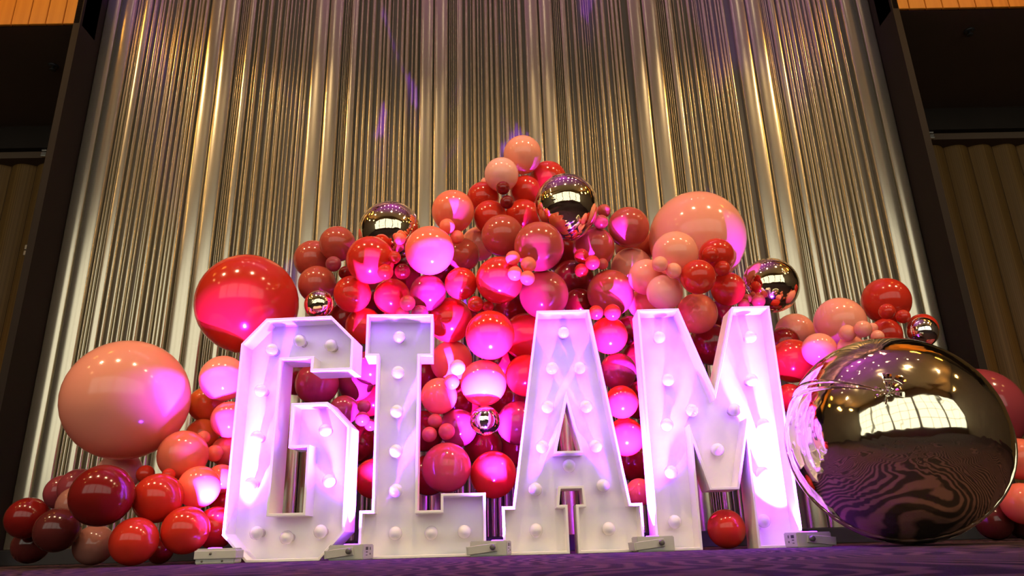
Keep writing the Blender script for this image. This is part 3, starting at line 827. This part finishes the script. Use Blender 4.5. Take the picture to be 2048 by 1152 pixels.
    (0.893, 4.531, 1.902, 0.133, 'T', (-0.02, 0.99, 0.1), "dim terracotta balloon in shadow between the terracotta and orange-peach balloons"),
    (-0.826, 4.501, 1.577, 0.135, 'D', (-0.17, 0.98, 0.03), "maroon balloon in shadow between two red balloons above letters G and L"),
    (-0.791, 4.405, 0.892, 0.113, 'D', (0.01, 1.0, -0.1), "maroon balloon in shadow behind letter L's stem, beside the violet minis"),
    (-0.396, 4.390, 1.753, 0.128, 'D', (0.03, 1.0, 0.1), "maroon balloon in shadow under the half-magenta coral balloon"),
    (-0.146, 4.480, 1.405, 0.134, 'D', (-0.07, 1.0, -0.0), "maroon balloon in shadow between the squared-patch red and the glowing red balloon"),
]
FOILS = [
    (-0.678, 4.089, 1.862, 0.184, 'G', "gold mirror foil ball on the garland's upper left"),
    (0.396, 3.961, 1.947, 0.190, 'G', "gold mirror foil ball with a crinkled seam just right below the peak"),
    (-1.022, 3.880, 1.335, 0.079, 'G', "small gold mirror foil ball perched above letter G"),
    (-0.107, 3.900, 0.669, 0.079, 'S', "small silver mirror foil ball between letters L and A"),
    (1.620, 4.152, 1.480, 0.164, 'G', "gold mirror foil ball above the right of letter M"),
    (2.376, 3.980, 1.121, 0.082, 'S', "small chrome mirror foil ball at the far right of the mound"),
    (1.649, 3.140, 0.432, 0.431, 'K', "giant gold mirror foil ball standing on the floor right of letter M"),
]
STAND = {'peak of the garland': (0.0, 0.25, -1), 'standing up on the left slope': (0.05, 0.3, -1), 'second pink': (0.1, 0.5, -1)}
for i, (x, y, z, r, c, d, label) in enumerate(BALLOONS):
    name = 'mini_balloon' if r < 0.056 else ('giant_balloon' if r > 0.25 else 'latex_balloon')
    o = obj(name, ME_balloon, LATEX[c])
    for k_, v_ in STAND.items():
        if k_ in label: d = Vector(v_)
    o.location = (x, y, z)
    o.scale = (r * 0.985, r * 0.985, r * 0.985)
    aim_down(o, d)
    tag(o, label, 'balloon', {'mini_balloon': 'mini balloons of the garland', 'giant_balloon': 'giant balloons of the garland'}.get(name, 'balloons of the garland'))
    if r > 0.075:
        obj('knot', ME_knot, LATEX[c], o)

# foil balls: sphere puckered along a welded seam
def foil_mesh(seed, amp, n_puck, tear=0.0):
    rnd = random.Random(seed)
    nu, nv = 144, 72
    verts, faces = [], []
    ph = [rnd.uniform(0, 6.28) for _ in range(6)]
    for j in range(nv + 1):
        la = math.pi * j / nv
        for k in range(nu):
            lo = 2 * math.pi * k / nu
            lat = abs(la - math.pi / 2)
            pk = math.cos(n_puck * lo + 1.3 * math.sin(3 * lo + ph[0])) * math.exp(-lat * 7.0)
            pk += 0.35 * math.cos(n_puck * 0.5 * lo + ph[1]) * math.exp(-lat * 3.0)
            rad = 1.0 + amp * pk + 0.35 * amp * math.sin(3 * lo + ph[2]) * math.sin(2 * la + ph[3])
            verts.append((rad * math.sin(la) * math.cos(lo), rad * math.sin(la) * math.sin(lo), rad * math.cos(la) * 0.97))
    for j in range(nv):
        for k in range(nu):
            k2 = (k + 1) % nu
            faces.append((j * nu + k, (j + 1) * nu + k, (j + 1) * nu + k2, j * nu + k2))
    if tear:
        tv = []
        for x, y, z in verts:
            q = max(0.0, -x)            # pull one side out towards the filling neck
            s = 1.0 + tear * q ** 4
            tv.append((x * s, y * (1 - 0.35 * tear * q ** 3), z * (1 - 0.35 * tear * q ** 3)))
        verts = tv
    me = mesh_of('foil_ball', verts, faces, True)
    bm = bmesh.new(); bm.from_mesh(me)
    bmesh.ops.remove_doubles(bm, verts=bm.verts, dist=1e-5)
    bmesh.ops.recalc_face_normals(bm, faces=bm.faces)
    bm.to_mesh(me); bm.free()
    return me


def foil_mat(name, color, rough, bump):
    m = principled(name, color, rough, 1.0)
    N, L = nt(m); b = N['Principled BSDF']
    tc = N.new('ShaderNodeTexCoord'); no = N.new('ShaderNodeTexNoise')
    no.inputs['Scale'].default_value = 2.2; no.inputs['Detail'].default_value = 2; no.inputs['Distortion'].default_value = 1.2
    bp = N.new('ShaderNodeBump'); bp.inputs['Strength'].default_value = bump; bp.inputs['Distance'].default_value = 0.02
    L.new(tc.outputs['Object'], no.inputs['Vector']); L.new(no.outputs['Fac'], bp.inputs['Height'])
    L.new(bp.outputs['Normal'], b.inputs['Normal'])
    return m


FOIL = {'G': foil_mat('gold_foil', (0.90, 0.80, 0.55), 0.05, 0.05), 'S': foil_mat('silver_foil', (0.90, 0.88, 0.82), 0.04, 0.05),
        'K': foil_mat('giant_gold_foil', (0.86, 0.78, 0.55), 0.06, 0.2)}
ME_seam = lathe('seam', [(0.99, 0.004), (1.018, 0.002), (1.018, -0.002), (0.99, -0.004)], 96)
ME_neck = lathe('filling_neck', [(0.10, 0.0), (0.07, 0.06), (0.045, 0.12), (0.05, 0.17), (0.0, 0.17)], 12)
for me in (ME_seam, ME_neck):
    me.materials.append(FOIL['G'])
for i, (x, y, z, r, c, label) in enumerate(FOILS):
    big = r > 0.3
    tear = 0.16 if 'crinkled' in label else 0.0
    o = obj('foil_balloon', foil_mesh(i, 0.0025 if big else 0.012, 46, tear), FOIL[c])
    r *= 1.0 if big else 1.02
    o.location = (x, y, z); o.scale = (r, r, r)
    if 'crinkled' in label:
        rotm = Matrix(((0.12, 0.9, -0.35), (0.25, 0.35, 0.9), (0.95, -0.2, -0.2)))
        ex = Vector((-0.12, 0.1, 1.0)).normalized()          # neck side (-x) points down
        ez = Vector((0.86, -0.5, 0.12)); ez = (ez - ez.dot(ex) * ex).normalized()
        ey = ez.cross(ex)
        o.rotation_euler = Matrix((ex, ey, ez)).transposed().to_euler()
    elif big:
        o.rotation_euler = (R(72), R(8), R(-28))
    else:
        o.rotation_euler = (R(80 + 12 * (i % 3 - 1)), R(9 * (i % 2)), R(10 * (i - 3)))
    tag(o, label, 'balloon', 'mirror foil balls')
    if not tear:
        sm = obj('seam', ME_seam, FOIL[c], o)
